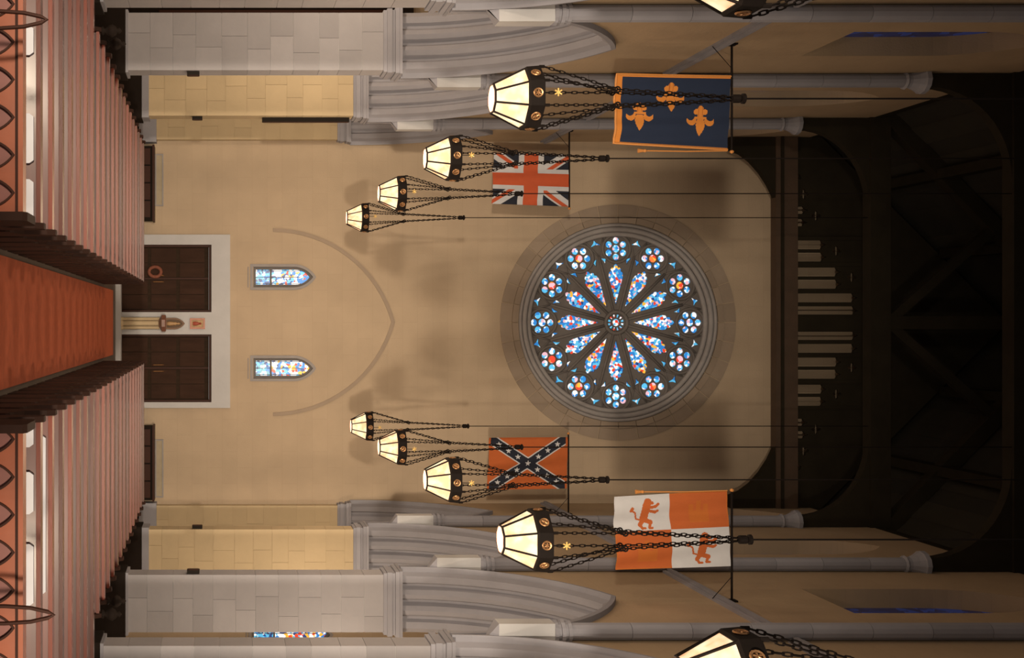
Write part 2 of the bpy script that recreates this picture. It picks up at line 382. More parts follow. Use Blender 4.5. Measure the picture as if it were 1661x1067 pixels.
# wreath on the left doors
m=MB(); m.tube([(.14*math.cos(t),0,.17*math.sin(t)) for t in [2*PI*i/16 for i in range(16)]],.05,7,True)
tag(m.build('wreath',mat('rust_wreath',(.22,.07,.04),.8,.5,20),None,(-1.42,YE_+.07,1.06),smooth=True),'small rust coloured wreath on the left double doors','wreath')

# shrine on the post between the doors
sh=thing('pillar_shrine','slender clustered stone pillar with carved bowl between the doors','pillar',(.02,30.75,0))
for dx,dy,r in ((0,0,.07),(-.12,.02,.045),(.12,.02,.045)):
    MB().lathe([(r*1.5,.0),(r*1.5,.14),(r,.2),(r,1.15),(r*1.3,1.2)],10,(dx,dy,0)).build('shaft',M['tan_block'],sh,smooth=False)
MB().box(-.24,.24,-.13,.13,0,.10).build('plinth',M['brownstone'],sh)
MB().lathe([(.10,1.18),(.20,1.24),(.25,1.27),(.25,1.36),(.22,1.38)],8,(0,0,0),PI/8).build('bowl',mat('red_brown_marble',(.20,.085,.055),.4,.4,8),sh)
ni=thing('niche_figure','pointed carved wooden niche with small figure above the bowl','niche',(.03,YE_-.09,0))
fr=lancet_loop(0,1.36,1.90,.16); inn=lancet_loop(0,1.40,1.84,.11)
MB().plate([fr,inn[::-1]],-.10,.0,lambda u,v,w_:(u,w_,v)).build('niche_frame',mat('niche_frame_wood',(.17,.09,.05),.6,.3,9),ni)
MB().plate([fr],-.012,.0,lambda u,v,w_:(u,w_,v)).build('niche_back',mat('niche_brown',(.16,.10,.06),.7,.3,9),ni)
MB().lathe([(.055,1.40),(.065,1.48),(.045,1.60),(.05,1.65),(.02,1.68),(.035,1.71),(.03,1.75),(.0,1.77)],10,(0,-.06,0)).build('figure',mat('tan_figure',(.42,.26,.13),.6,.2,8),ni,smooth=True)
pi_=thing('framed_icon','small square gilt framed icon on the post above the niche','picture',(.03,YE_-.09,0))
MB().plate([[(-.15,2.04),(.15,2.04),(.15,2.46),(-.15,2.46)],[(-.10,2.09),(-.10,2.41),(.10,2.41),(.10,2.09)]],-.05,0,lambda u,v,w_:(u,w_,v)).build('frame',mat('red_gilt',(.22,.08,.045),.4,.3,10,metal=.3),pi_)
MB().box(-.11,.11,-.02,0,2.08,2.42).build('picture_panel',mat('icon_gold',(.45,.27,.10),.5,.7,14),pi_)
MB().lathe([(.05,2.12),(.06,2.2),(.04,2.28),(.02,2.3),(.035,2.33),(.0,2.37)],8,(0,-.025,0)).build('icon_figure',mat('icon_red',(.35,.07,.04),.5,.3,14),pi_)

# dark cabinets and boards on the end wall
for s,x0,x1,bx0,bx1 in ((-1,-4.85,-2.82,-4.70,-3.25),(1,2.86,4.88,3.26,4.88)):
    n=SIDE[s]
    c=thing('low_cabinet',f'low black brown cabinet against the end wall, {n} of the doors','cabinet',((x0+x1)/2,30.7,0),'cabinets by the end wall')
    hw=(x1-x0)/2
    MB().box(-hw,hw,-.22,.28,.0,1.02).build('body',M['wainscot'],c)
    MB().box(-hw-.03,hw+.03,-.26,.29,1.02,1.07).build('top',M['groove'],c)
    for k in range(4):
        a=-hw+.05+k*(2*hw-.1)/4
        dd=MB().box(a+.02,a+(2*hw-.1)/4-.02,-.245,-.22,.1,.96).build('cabinet_door',M['groove'],c)
        MB().lathe([(.012,0),(.02,.015),(.0,.03)],8,(a+.08,-.255,.6)).build('knob',M['brass'],dd)
    b=thing('notice_board',f'low tan framed board on the end wall above the {n} cabinet','notice board',((bx0+bx1)/2,YE_,0),'boards above the cabinets')
    hb=(bx1-bx0)/2
    MB().box(-hb+.03,hb-.03,-.03,0,1.10,1.27).build('panel',M['board'],b)
    MB().plate([[(-hb,1.07),(hb,1.07),(hb,1.30),(-hb,1.30)],[(-hb+.035,1.105),(-hb+.035,1.265),(hb-.035,1.265),(hb-.035,1.105)]],-.05,0,lambda u,v,w_:(u,w_,v)).build('frame',M['rim'],b)

# organ case at the end of the left aisle
oc=thing('tall_dark_screen','tall dark wooden screen at the end of the left side aisle','screen',(-8.6,30.6,0))
MB().box(-.7,.7,-.1,.2,0,8.2).build('case',M['wainscot'],oc)
for k in range(4): MB().box(-.66+k*.34,-.38+k*.34,-.13,-.1,1.2,7.9).build('slat',M['groove'],oc)

# ------------------------------------------------------------------ side walls, arches, shafts
CW=[]   # clerestory window openings
for (a,b) in BAYS:
    c=(a+b)/2+.06; h=min(.87,(b-a)/2-.45); CW.append((c-h,c+h))
ZW0=ZC+11.1; ZW1=ZC+15.0
def profile_sweep(a,b,s):
    prof=[(.24,W+.02),(.24,W-.10),(.16,W-.11),(.13,W-.01),(.02,W+.05),(.02,W+.18),(.085,W+.22),(.085,W+.27),(.01,W+.32),(-.03,W+.41),(.01,W+.50),(.095,W+.54),(.095,W+.59),(.01,W+.64),(-.03,W+.73),(.01,W+.82),(.085,W+.87),(.085,W+.92),(.02,W+.97),(.02,WO-.1),(.12,WO),(.24,WO)]
    curves=[arch(a,b,ZS,RISE,r,14) for r,x in prof]; n=len(curves[0]); m=MB(); vs=[]
    for (r,x),cv in zip(prof,curves): vs+=[(s*x,y,z) for y,z in cv]
    k=len(prof); fs=[]
    for i in range(k):
        j=(i+1)%k
        for q in range(n-1): fs.append((i*n+q,i*n+q+1,j*n+q+1,j*n+q))
    fs.append(tuple(i*n for i in range(k))); fs.append(tuple(i*n+n-1 for i in range(k))[::-1])
    return m.add(vs,fs)
tn=4
for s in (-1,1):
    n=SIDE[s]
    lp=[(7.6,ZS)]
    for (a,b) in BAYS: lp+=[p for p in arch(a,b,ZS,RISE,.20,14)][::-1]
    lp+=[(YE_,ZS),(YE_,ZPL),(7.6,ZPL)]
    holes=[]
    for (a,b) in CW: holes.append(lancet_loop((a+b)/2,ZW0,ZW1,(b-a)/2)[::-1])
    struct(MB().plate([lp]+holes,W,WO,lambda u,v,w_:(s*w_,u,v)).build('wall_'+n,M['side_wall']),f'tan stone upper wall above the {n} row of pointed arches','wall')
    for i,(a,b) in enumerate(BAYS):
        t=profile_sweep(a,b,s).build(f'trim_{tn}',M['grey']); tn+=1
        struct(t,f'{ORD[len(BAYS)-1-i]} moulded pointed arch from the end wall, {n} side','arch')
        # string course of three ribs
        y0=a-HP+.15; y1=b+HP-.15
        sc=thing(f'trim_{tn}',f'ribbed grey string course over the {ORD[len(BAYS)-1-i]} {n} arch from the end wall','trim',(0,0,0)); sc['kind']='structure'; tn+=1
        for q,(pz,pr) in enumerate(((0,.05),(.09,.09),(.18,.05))):
            xa,xb=sorted((s*(W-pr),s*(W+.01)))
            MB().box(xa,xb,y0,y1,ZC+9.02+pz,ZC+9.02+pz+.075).build('rib',M['grey'],sc)
        # clerestory window
        ca,cb=CW[i]; cw=thing(f'window_{5+i+(0 if s<0 else 5)}',f'{ORD[len(BAYS)-1-i]} high pointed blue window from the end wall, {n} side','window',(0,(ca+cb)/2,0)); cw['kind']='structure'
        hw=(cb-ca)/2
        MB().plate([lancet_loop(0,ZW0,ZW1,hw)],.36,.38,lambda u,v,w_:(s*(W+w_),u,v)).build('pane',M['g_night'],cw)
        MB().box(*sorted((s*(W+.36),s*(W+.46))),-.05,.05,ZW0,ZW1-.1).build('mullion',M['grey'],cw)
        m=MB(); m.add([(s*(W+.0),-hw,ZW0),(s*(W+.0),hw,ZW0),(s*(W+.4),hw,ZW0+.8),(s*(W+.4),-hw,ZW0+.8),(s*(W+.4),-hw,ZW0),(s*(W+.4),hw,ZW0)],
            [(0,1,2,3),(0,3,4),(1,5,2),(2,5,4,3),(0,4,5,1)])
        m.build('sloping_sill',M['side_wall'],cw)
def make_pier(yc,s,hp,label,tan,half=False):
    t=thing('stone_pier',label,'pier',(s*(W+WO)/2,yc,0),'piers of the arcade')
    hw=(WO-W)/2; mb=M['tan_block'] if tan else M['grey_block']
    z=.98; k=0; hs=[]
    while z<6.10:
        h=min(random.choice((.40,.46,.52)),6.16-z)
        if 6.16-z-h<.2: h=6.16-z
        cut=(-.12,.18)[k%2]+random.uniform(-.08,.08)
        for xa,xb in ((-hw+.02,cut),(cut,hw-.02)):
            g=.003
            MB().box(xa+g,xb-g,-hp+.012,hp-.012,z+g,z+h-g).build('stone_block',mb,t)
        z+=h; k+=1
    MB().box(-hw+.035,hw-.035,-hp+.025,hp-.025,.5,6.16).build('mortar_core',M['pale'] if not tan else M['tan_block'],t)
    for q,(pz,h,pr) in enumerate(((6.13,.07,.03),(6.20,.10,.07),(6.30,.06,.035),(6.36,.08,.10),(6.44,.055,.13))):
        MB().box(-hw-pr*.6,hw+pr*.6,-hp-pr,hp+(0 if half else pr),pz,pz+h).build('capital_band',M['grey'],t)
    if half: 
        MB().box(-hw-.06,hw+.06,-hp-.10,hp,.72,1.12).build('base_block',M['grey'],t)
        MB().box(-hw-.10,hw+.10,-hp-.14,hp,.64,.74).build('base_band',M['grey'],t)
        MB().box(-hw-.04,hw+.04,-hp-.06,hp,0,.66).build('wood_dado',M['wainscot'],t)
    else:
        MB().box(-hw-.03,hw+.03,-hp-.04,hp+.04,.9,1.12 if tan else 1.0).build('base_band',M['grey'],t)
        MB().box(-hw-.06,hw+.06,-hp-.10,hp+.10,0,.95).build('wood_dado',M['wainscot'],t)
    return t
for s in (-1,1):
    n=SIDE[s]
    for i,y in enumerate(YP):
        tan=(i==4)
        make_pier(y,s,HP,(f'tan stone pier on the {n}, nearest the end wall' if tan else f'tall grey stone pier, {ORD[4-i]} from the end wall on the {n}'),tan)
    make_pier(30.87,s,.125,f'half pier with grey base block in the {n} corner of the end wall',True,True)
# wall shafts over every pier
def make_shaft(y,s,label):
    t=thing('wall_shaft',label,'wall shaft',(s*(W-.14),y,0),'wall shafts between the upper windows')
    zb=ZC+.885*W; zr=ZC+1.06*W
    MB().box(-.16,.16,-.15,.15,zb,zr).build('base_block',M['pale'],t)
    MB().add([(-.16,-.15,zb),(.16,-.15,zb),(.16,.15,zb),(-.16,.15,zb),(s*.14,-.05,zb-.22),(s*.14,.05,zb-.22)],[(0,1,5,4) if s>0 else (0,1,4),(1,2,5),(2,3,4,5),(3,0,4),(0,3,2,1)]).build('corbel',M['grey'],t)
    z=zr
    for r,h in ((.19,.06),(.15,.05),(.19,.06),(.15,.05),(.17,.06)):
        MB().lathe([(r,0),(r,h)],12,(0,0,z)).build('base_ring',M['grey'],t); z+=h
    top=ZCAP-.45; k=0
    while z<top-.05:
        h=min(.95,top-z); MB().lathe([(.138,.004),(.138,h-.004)],12,(0,0,z)).build('drum',M['grey'],t,smooth=False); z+=h
    MB().lathe([(.15,0),(.18,.04),(.15,.08),(.15,.14),(.20,.26),(.25,.34),(.27,.36),(.27,.45)],12,(0,0,top)).build('capital',M['grey'],t)
for s in (-1,1):
    for i,y in enumerate(YP): make_shaft(y,s,f'slender grey wall shaft, {ORD[4-i]} from the end wall on the {SIDE[s]}')

# ------------------------------------------------------------------ roof
ZR=ZPL+5.6; YT=30.25
for s in (-1,1):
    for k in range(16):                       # boarded ceiling, wide planks running lengthwise
        f0=k/16; f1=(k+1)/16+.006; lap=(k%2)*.03
        p0=(s*(W+.4)*(1-f0),ZPL+.2+lap+(ZR-ZPL)*f0); p1=(s*(W+.4)*(1-f1),ZPL+.2+lap+(ZR-ZPL)*f1)
        m=MB(); m.add([(p0[0],6.5,p0[1]),(p1[0],6.5,p1[1]),(p1[0],YE_,p1[1]),(p0[0],YE_,p0[1]),(p0[0],6.5,p0[1]+.06),(p1[0],6.5,p1[1]+.06),(p1[0],YE_,p1[1]+.06),(p0[0],YE_,p0[1]+.06)],
          [(0,1,2,3),(4,7,6,5),(0,4,5,1),(1,5,6,2),(2,6,7,3),(3,7,4,0)])
        if k==0:
            ce=link('ceiling' if s<0 else 'ceiling_right',None); struct(ce,f'dark boarded roof slope over the {SIDE[s]} half of the nave','ceiling')
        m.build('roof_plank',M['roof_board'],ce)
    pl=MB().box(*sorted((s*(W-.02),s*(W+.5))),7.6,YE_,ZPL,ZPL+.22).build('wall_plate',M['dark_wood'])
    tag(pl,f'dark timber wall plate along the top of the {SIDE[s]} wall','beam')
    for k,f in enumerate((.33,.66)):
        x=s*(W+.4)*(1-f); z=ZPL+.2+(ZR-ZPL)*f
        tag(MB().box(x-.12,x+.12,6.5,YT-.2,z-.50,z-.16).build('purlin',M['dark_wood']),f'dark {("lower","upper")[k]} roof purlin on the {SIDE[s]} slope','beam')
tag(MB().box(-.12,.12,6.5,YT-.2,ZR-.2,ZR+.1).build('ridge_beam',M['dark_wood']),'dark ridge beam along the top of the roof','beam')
def beam(p,q,w_,d,y):          # straight timber in the plane of a truss
    p=Vector((p[0],p[1])); q=Vector((q[0],q[1])); t=(q-p).normalized(); nn=Vector((-t.y,t.x))*w_/2
    return [(p+nn)[:],(q+nn)[:],(q-nn)[:],(p-nn)[:]]
def brace_loop(s,x0,z0,x1,z1,th):
    """curved brace: quarter-arc soffit from the wall (x0,z0) to the beam (x1,z1)"""
    lo=[]; 
    for i in range(13):
        t=PI/2*i/12; lo.append((s*(x0-(x0-x1)*(1-math.cos(t))),z0+(z1-z0)*math.sin(t)))
    return lo
def truss(y,label):
    t=thing('roof_truss',label,'roof truss',(0,y,0),'timber roof trusses')
    f=lambda u,v,w_:(u,w_,v)
    zt=ZC+16.1
    MB().box(-W+.0,W-.0,-.17,.17,zt,zt+.5).build('tie_beam',M['dark_wood'],t)
    for s in (-1,1):
        lo=brace_loop(s,W-.28,ZCAP,2.9,zt,0)
        MB().plate([lo+[(s*(W-.02),zt),(s*(W-.02),ZCAP)]],-.11,.11,f).build('curved_brace',M['dark_wood'],t)
        MB().plate([beam((s*(W+.1),zt+.42),(0,ZR-.25),.34,0,0)],-.15,.15,f).build('principal_rafter',M['dark_wood'],t)
        MB().plate([beam((s*.1,zt+.6),(s*2.4,zt+3.2),.22,0,0)],-.08,.08,f).build('strut',M['dark_wood'],t)
    MB().box(-.16,.16,-.13,.13,zt+.4,ZR-.2).build('king_post',M['dark_wood'],t)
for i,y in enumerate(YP): truss(y,f'dark timber roof truss, {ORD[5-i]} from the end wall')
# openwork truss at the end wall
YT=30.25; SC=F/YT
ux=lambda py:(py-523)/SC
uz=lambda px:ZC+(px-350)/SC
et=thing('end_truss','openwork timber truss with rows of pointed slots above the rose window','roof truss',(0,YT,0),'timber roof trusses')
f=lambda u,v,w_:(u,w_,v)
z0=uz(1255); z1=uz(1290)
MB().box(-W+.01,W-.01,-.14,.16,z0,z1).build('tie_beam',M['brown_beam'],et)
MB().box(-W+.01,W-.01,-.18,-.13,z0+.12,z0+.2).build('beam_moulding',M['dark_wood'],et)
for s in (-1,1):
    x0=abs(ux(243)); 
    lo=[(s*abs(ux(243)),uz(1182)),(s*abs(ux(250)),uz(1200)),(s*abs(ux(262)),uz(1216)),(s*abs(ux(280)),uz(1232)),(s*abs(ux(300)),uz(1245)),(s*abs(ux(321)),uz(1255))]
    MB().plate([lo+[(s*(W-.01),uz(1255)),(s*(W-.01),uz(1182))]],-.10,.10,f).build('curved_brace',M['dark_wood'],et)
def slot(pc,top,hw_=7.2,bot=1291):
    return [(ux(pc-hw_),uz(bot)),(ux(pc+hw_),uz(bot)),(ux(pc+hw_),uz(top-8)),(ux(pc+hw_*.35),uz(top-6)),(ux(pc),uz(top)),(ux(pc-hw_*.35),uz(top-6)),(ux(pc-hw_),uz(top-8))]
def quatre(pc,px,r):
    out=[]
    for i in range(32):
        a=2*PI*i/32; rr=r*(.42+.58*abs(math.cos(2*a))**1.6); out.append((ux(pc+rr*math.cos(a)),uz(px+rr*math.sin(a))))
    return out
holes=[]
half=[(397,1339),(417,1340),(441,1363),(461,1364),(483,1390),(504,1391)]
for pc,top in half: holes+= [slot(pc,top),slot(1046-pc+2,top)]
for pc,top in ((341,1310),(361,1309)): holes+=[slot(pc,top,6),slot(1046-pc,top,6)]
for pc,px in ((315,1303),(350,1323),(407,1356),(450,1381)):
    holes+=[quatre(pc,px,8),quatre(1046-pc,px,8)]
holes+=[[(ux(a),uz(b)) for a,b in ((286,1291),(292,1293),(290,1299),(283,1296))],[(ux(1046-a),uz(b)) for a,b in ((286,1291),(292,1293),(290,1299),(283,1296))]]
oz=uz(1285)
gable=[(-W+.01,oz),(W-.01,oz),(W-.01,ZPL+.3),(0,ZR-.25),(-W+.01,ZPL+.3)]
MB().plate([gable]+holes,-.04,.04,f).build('tracery_panel',M['dark_wood'],et)
for pc in (429,472,513,535,576,619,387,661): MB().box(ux(pc)-.05,ux(pc)+.05,-.09,-.03,z1,uz(1398)).build('muntin',M['dark_wood'],et)
MB().box(ux(513),ux(535),-.12,.1,z1,ZR-.4).build('king_post',M['dark_wood'],et)

# ------------------------------------------------------------------ pews
YR=[11.2+.8*k for k in range(21)]
TOP=1.0
def pew(k,s,y,xo,fin):
    t=thing('church_pew',f'varnished red-brown pew, {ORD[k]} row behind the carved front panel, {SIDE[s]} of the red carpet','pew',(0,y,0),f'pews {SIDE[s]} of the aisle')
    xa,xb=sorted((s*1.0,s*(xo-.03)))
    m=MB(); m.add([(xa,-.10,.46),(xb,-.10,.46),(xb,.0,TOP-.04),(xa,.0,TOP-.04),(xa,-.06,.46),(xb,-.06,.46),(xb,.04,TOP-.04),(xa,.04,TOP-.04)],
        [(0,1,2,3),(4,7,6,5),(0,4,5,1),(1,5,6,2),(2,6,7,3),(3,7,4,0)])
    m.build('backrest',M['pew_back'],t)
    MB().box(xa,xb,-.05,.09,TOP-.045,TOP).build('top_rail',M['pew'],t)
    MB().box(xa,xb,.06,.17,.80,.83).build('book_ledge',M['pew'],t)
    MB().box(xa,xb,-.48,-.06,.42,.46).build('seat',M['pew'],t)
    for x in (s*.97,s*xo):
        e=[(-.50,0),(.10,0),(.10,TOP+.01),(.06,TOP+.035),(-.06,TOP+.035),(-.12,TOP-.05),(-.18,.72),(-.32,.64),(-.46,.62),(-.50,.58)]
        MB().plate([e],-.03,.03,lambda u,v,w_:(x+w_,u,v)).build('pew_end',M['pew_end'],t)
    if fin:
        MB().lathe([(.05,0),(.07,.03),(.03,.06),(.085,.12),(.10,.17),(.07,.22),(.03,.25),(.045,.28),(.0,.32)],10,(s*xo,.02,TOP+.02)).build('poppyhead',M['wainscot'],t,smooth=True)
    return t
for s in (-1,1):
    for k,y in enumerate(YR):
        short=y>16.6
        pew(k,s,y,4.42 if short else 4.92,16.6<y<17.7)
# carved front panels
for s in (-1,1):
    n=SIDE[s]; y=10.2
    t=thing('prayer_desk',f'orange oak prayer desk front carved with a row of pointed arches, {n} of the aisle','prayer desk',(0,y,0),'carved prayer desks')
    xa,xb=sorted((s*.97,s*4.92))
    MB().box(xa,xb,.0,.04,.0,.96).build('back_board',M['pew_panel'],t)
    holes=[]; cs=[]
    p=61/F*10.2; c0=(313-523)/F*10.2 if s<0 else (712-523)/F*10.2
    x=c0
    while abs(x)<4.7: cs.append(x); x+=s*p
    for c in cs: holes.append(lancet_loop(c,.14,.905,.135)[::-1])
    MB().plate([[(xa,.0),(xb,.0),(xb,.96),(xa,.96)]]+holes,-.03,.0,f).build('arcade_board',M['pew_front'],t)
    for c in cs: MB().plate([lancet_loop(c,.14,.905,.135,.012),lancet_loop(c,.14,.905,.135,-.008)[::-1]],-.045,-.02,f).build('arch_moulding',M['groove'],t)
    MB().box(xa,xb,-.07,.10,.955,1.0).build('top_rail',M['pew_front'],t)
    MB().box(xa,xb,-.05,-.03,.925,.955).build('rail_bead',M['groove'],t)
    for x in (s*.97,s*4.92): MB().plate([[(-.10,0),(.5,0),(.5,1.0),(.40,1.035),(-.04,1.035),(-.10,1.0)]],-.04,.04,lambda u,v,w_:(x+w_,u,v)).build('end_post',M['pew_end'],t)
# thin plain pale strips leaning along the first pew backs
def slab(y,px0,px1,label):
    xa,xb=sorted(((px0-523)/F*y,(px1-523)/F*y)); t=(xb-xa)
    m=MB(); e=.03
    lp=[(xa+e,.60),(xb-e,.60),(xb,.63),(xb,.89),(xb-e,.93),(xa+e,.93),(xa,.89),(xa,.63)]
    m.plate([lp],-.045,.0,lambda u,v,w_:(u,w_+(v-.96)*.18-.012,v))
    tag(m.build('pew_slab',M['slab'],None,(0,y,0)),label,'slab','pale strips on the pew backs')
slab(YR[0],292,358,'pale grey strip on the first left pew back, next to the aisle')
slab(YR[0],186,266,'pale grey strip on the first left pew back, middle one')
slab(YR[0],44,92,'pale grey strip on the first left pew back, farthest from the aisle')
slab(YR[0],688,724,'pale grey strip on the first right pew back, next to the aisle')
slab(YR[0],764,832,'pale grey strip on the first right pew back, middle one')
slab(YR[0],880,980,'pale grey strip on the first right pew back, farthest from the aisle')
slab(YR[1],705,962,'very long pale strip on the second right pew back')
# pointed iron hoops standing before the panels
for s,pc,tip in ((-1,32,76),(1,997,87)):
    y=9.6; x=(pc-523)/F*y; zt=ZC+(tip-350)/F*y; hw=.075
    t=thing('hoop_stand',f'slim dark pointed hoop stand before the {SIDE[s]} carved panel','stand',(x,y,0),'hoop stands')
    MB().tube([(-hw,0,.04),(-hw,0,zt-.42),(-hw*.8,0,zt-.2),(-hw*.35,0,zt-.05),(0,0,zt),(hw*.35,0,zt-.05),(hw*.8,0,zt-.2),(hw,0,zt-.42),(hw,0,.04)],.018,6).build('hoop',M['groove'],t)
    MB().box(-.14,.14,-.14,.14,0,.05).build('base',M['groove'],t)
    MB().tube([(-hw,0,.5),(hw,0,.5)],.009,6).build('cross_bar',M['groove'],t)

# ------------------------------------------------------------------ speakers on the piers
def speaker(x,y,z0,z1,label,wd=.07,dp=.16):
    t=thing('wall_speaker',label,'loudspeaker',(x,y,0),'boxes on the piers'); s=1 if x>0 else -1
    MB().box(-wd/2,wd/2,-dp/2,dp/2,z0,z1).build('box',M['speaker'],t)
    xx=-s*wd/2
    MB().box(*sorted((xx,xx-s*.01)),-dp/2+.02,dp/2-.02,z0+.02,z1-.02).build('grille',M['groove'],t)
for s in (-1,1):
    for i,nm in ((3,'second pier from the end wall'),(4,'pier nearest the end wall')):
        speaker(s*(W-.02),YP[i]-.10,ZC-.58,ZC-.33,f'small black box on the {nm}, {SIDE[s]} side')
speaker(-(W-.035),YP[4]+.05,ZC+1.15,ZC+3.30,'long black column speaker on the left pier nearest the end wall',.10,.14)

# ------------------------------------------------------------------ lanterns
def make_lantern():
    t=thing('hanging_lantern','x','lantern',(0,0,0),'hanging lanterns along the nave')
    r0,r1,r2=.165,.335,.365; z1,z2=.345,.52
    V=lambda r,k,z:(r*math.cos(PI/4*k+PI/8),r*math.sin(PI/4*k+PI/8),z)
    for k in range(8):
        a=[V(r0,k,.02),V(r0,k+1,.02),V(r1,k+1,z1),V(r1,k,z1)]; b=[(p[0]*.97,p[1]*.97,p[2]) for p in a]
        MB().add(a+b,[(0,1,2,3),(4,7,6,5),(0,4,5,1),(1,5,6,2),(2,6,7,3),(3,7,4,0)]).build('glass_panel',M['lamp'],t)
        MB().tube([V(r0*1.01,k,.0),V(r1*1.01,k,z1)],.0125,5).build('rib',M['iron'],t)
    MB().lathe([(r0*.93,0),(r0*.93,.015)],16).build('bottom_glass',M['lamp_bottom'],t)
    MB().tube([V(r0*1.02,k,.01) for k in range(8)],.014,6,True).build('bottom_ring',M['iron'],t)
    vs=[]; 
    for rr,zz in ((r1,z1),(r1*1.035,z1-.005),(r2,z1+.02),(r2*1.03,z2-.02),(r2*1.03,z2),(r2*.96,z2),(r2*.93,z1+.01)): vs+=[V(rr,k,zz) for k in range(8)]
    fs=[]
    for i in range(7):
        for k in range(8): fs.append((i*8+k,i*8+(k+1)%8,((i+1)%7)*8+(k+1)%8,((i+1)%7)*8+k))
    bd=MB().add(vs,fs).build('band',M['iron'],t)
    for k in range(8):
        a=PI/4*(k+1); rr=r2*1.02*math.cos(PI/8); c=Vector((rr*math.cos(a),rr*math.sin(a),(z1+z2)/2+.01)); tx=Vector((-math.sin(a),math.cos(a),0)); up=Vector((0,0,1)); n=Vector((math.cos(a),math.sin(a),0))
        m=MB(); m.tube([c+tx*.046*math.cos(q)+up*.046*math.sin(q)+n*.004 for q in [2*PI*i/14 for i in range(14)]],.011,5,True)
        for q in range(6): m.tube([c+n*.006,c+n*.006+tx*.032*math.cos(q*PI/3)+up*.032*math.sin(q*PI/3)],.009,5)
        m.build('medallion',M['brass'],bd)
        MB().tube([V(r2,k,z2-.01),V(r2,k,z2+.05)],.018,6).build('chain_lug',M['iron'],bd)
    def chain(p,q,name):
        p=Vector(p); q=Vector(q); d=q-p; L=d.length; n=max(2,int(L/.062)); t_=d.normalized(); u=t_.cross(Vector((0,1,.01))).normalized(); v=t_.cross(u); m=MB()
        for i in range(n):
            c=p+d*((i+.5)/n); a=u if i%2 else v; hl=L/n*.68
            m.tube([c+t_*hl*math.cos(w_)+a*.015*math.sin(w_) for w_ in [2*PI*j/8 for j in range(8)]],.006,4,True)
        m.build(name,M['iron'],t)
    zj,zh=1.42,2.82; J=[(.125*math.cos(PI/2*j+PI/4),.125*math.sin(PI/2*j+PI/4),zj) for j in range(4)]
    for k in range(8):
        j=((k)//2)%4
        chain(V(r2,k,z2+.04),J[j],'lower_chain')
    for j in range(4):
        chain(J[j],(.02*math.cos(PI/2*j+PI/4),.02*math.sin(PI/2*j+PI/4),zh),'upper_chain')
        MB().tube([(J[j][0]+.03*math.cos(q),J[j][1],J[j][2]+.03*math.sin(q)) for q in [2*PI*i/10 for i in range(10)]],.010,5,True).build('joint_ring',M['iron'],t)
    MB().lathe([(.03,-.06),(.05,-.05),(.05,.03),(.035,.05),(.06,.06),(.06,.09),(.02,.11)],10,(0,0,zh)).build('hub',M['iron'],t)
    MB().tube([(0,0,zh+.08),(0,0,zh+10.2)],.011,6).build('cable',M['iron'],t)
    ld=bpy.data.lights.new('lantern_bulb','POINT'); ld.energy=95; ld.color=(1.0,.76,.52); ld.shadow_soft_size=.14
    link('lantern_bulb',ld,t,(0,0,-.42))
    m=MB()
    for q in range(6): m.tube([(0,-.36,.66),(0+.045*math.cos(q*PI/3),-.36,.66+.045*math.sin(q*PI/3))],.009,5)
    m.build('star_finial',M['star'],t)
    MB().tube([(0,-.345,.5),(0,-.36,.66)],.006,5).build('finial_stem',M['iron'],t)
    return t
lan=make_lantern(); first=True
K=.973
def at(o,px,y): return (o/F*y, y, ZC+(px-350)/F*y)
spots=[(-1,363,797,12.75),(-1,266,689,17.6),(-1,209,614,22.45),(-1,170,562,27.4),(1,352,811,12.85),(1,255,689,17.6),(1,202,614,22.45),(1,168,569,27.4),(-1,582,1104,7.85),(1,582,1100,7.85)]
for i,(s,o_,px,y) in enumerate(spots):
    L_=lan if first else copy_tree(lan); first=False
    x,yy,z=at(s*o_,px,y); L_.location=(x,yy,z)
    j=(1,2,3,4,1,2,3,4,0,0)[i]
    L_['label']=f'glowing octagonal amber glass lantern on chains, {["nearest","second","third","fourth","farthest"][j]} of five hanging on the {SIDE[s]}'

# ------------------------------------------------------------------ flags
def seg(p,a,b):
    ax,ay=a; bx,by=b; dx=bx-ax; dy=by-ay; t=((p[0]-ax)*dx+(p[1]-ay)*dy)/(dx*dx+dy*dy); t=max(0,min(1,t))
    return math.hypot(p[0]-ax-t*dx,p[1]-ay-t*dy)
LION=[((.6,.14),(.62,.15),.12),((.70,.17),(.75,.18),.055),((.56,.25),(.48,.68),.135),((.6,.32),(.86,.30),.05),((.86,.30),(.95,.22),.05),((.6,.42),(.86,.48),.05),((.86,.48),(.93,.44),.045),
      ((.48,.72),(.70,.80),.075),((.70,.80),(.64,.96),.045),((.64,.97),(.74,.97),.035),((.45,.72),(.34,.87),.07),((.34,.87),(.40,.98),.045),((.40,.98),(.50,.98),.035),
      ((.42,.74),(.22,.68),.028),((.22,.68),(.18,.48),.028),((.18,.48),(.06,.40),.028),((.04,.40),(.08,.34),.055)]
def lion(p): return any(seg(p,a,b)<r for a,b,r in LION)
def fleur(u,v):      # u across, v down the picture, unit height
    au=abs(u)
    if 0<=v+.06<=.56:
        q=(v+.06)/.56; wd=.15*math.sin(PI*min(1,(q*.78+.22)))**.9*(1 if q<.35 else 1)
        if au<wd: return 1
    if math.hypot(au-.30,v-.0)<.165 and not math.hypot(au-.33,v+.13)<.13: return 1
    if au<.2 and abs(v+.10)<.035: return 1
    if math.hypot(u,v+.40)<.095 or math.hypot(au-.14,v+.29)<.095 or (au<.10 and -.42<v<-.1): return 2 if (abs(au-.065)<.012) else 1
    return 0
def col_france(a,b):    # a along the picture's x (0 at left), b down the picture
    if a<.055 or b<.03 or b>.975: return 1
    x=a*185; y=b*117
    for cx,cy in ((39,70),(90,36),(138,73)):
        r=fleur((x-cx)/48,(y-cy)/49)
        if r: return r
    return 0
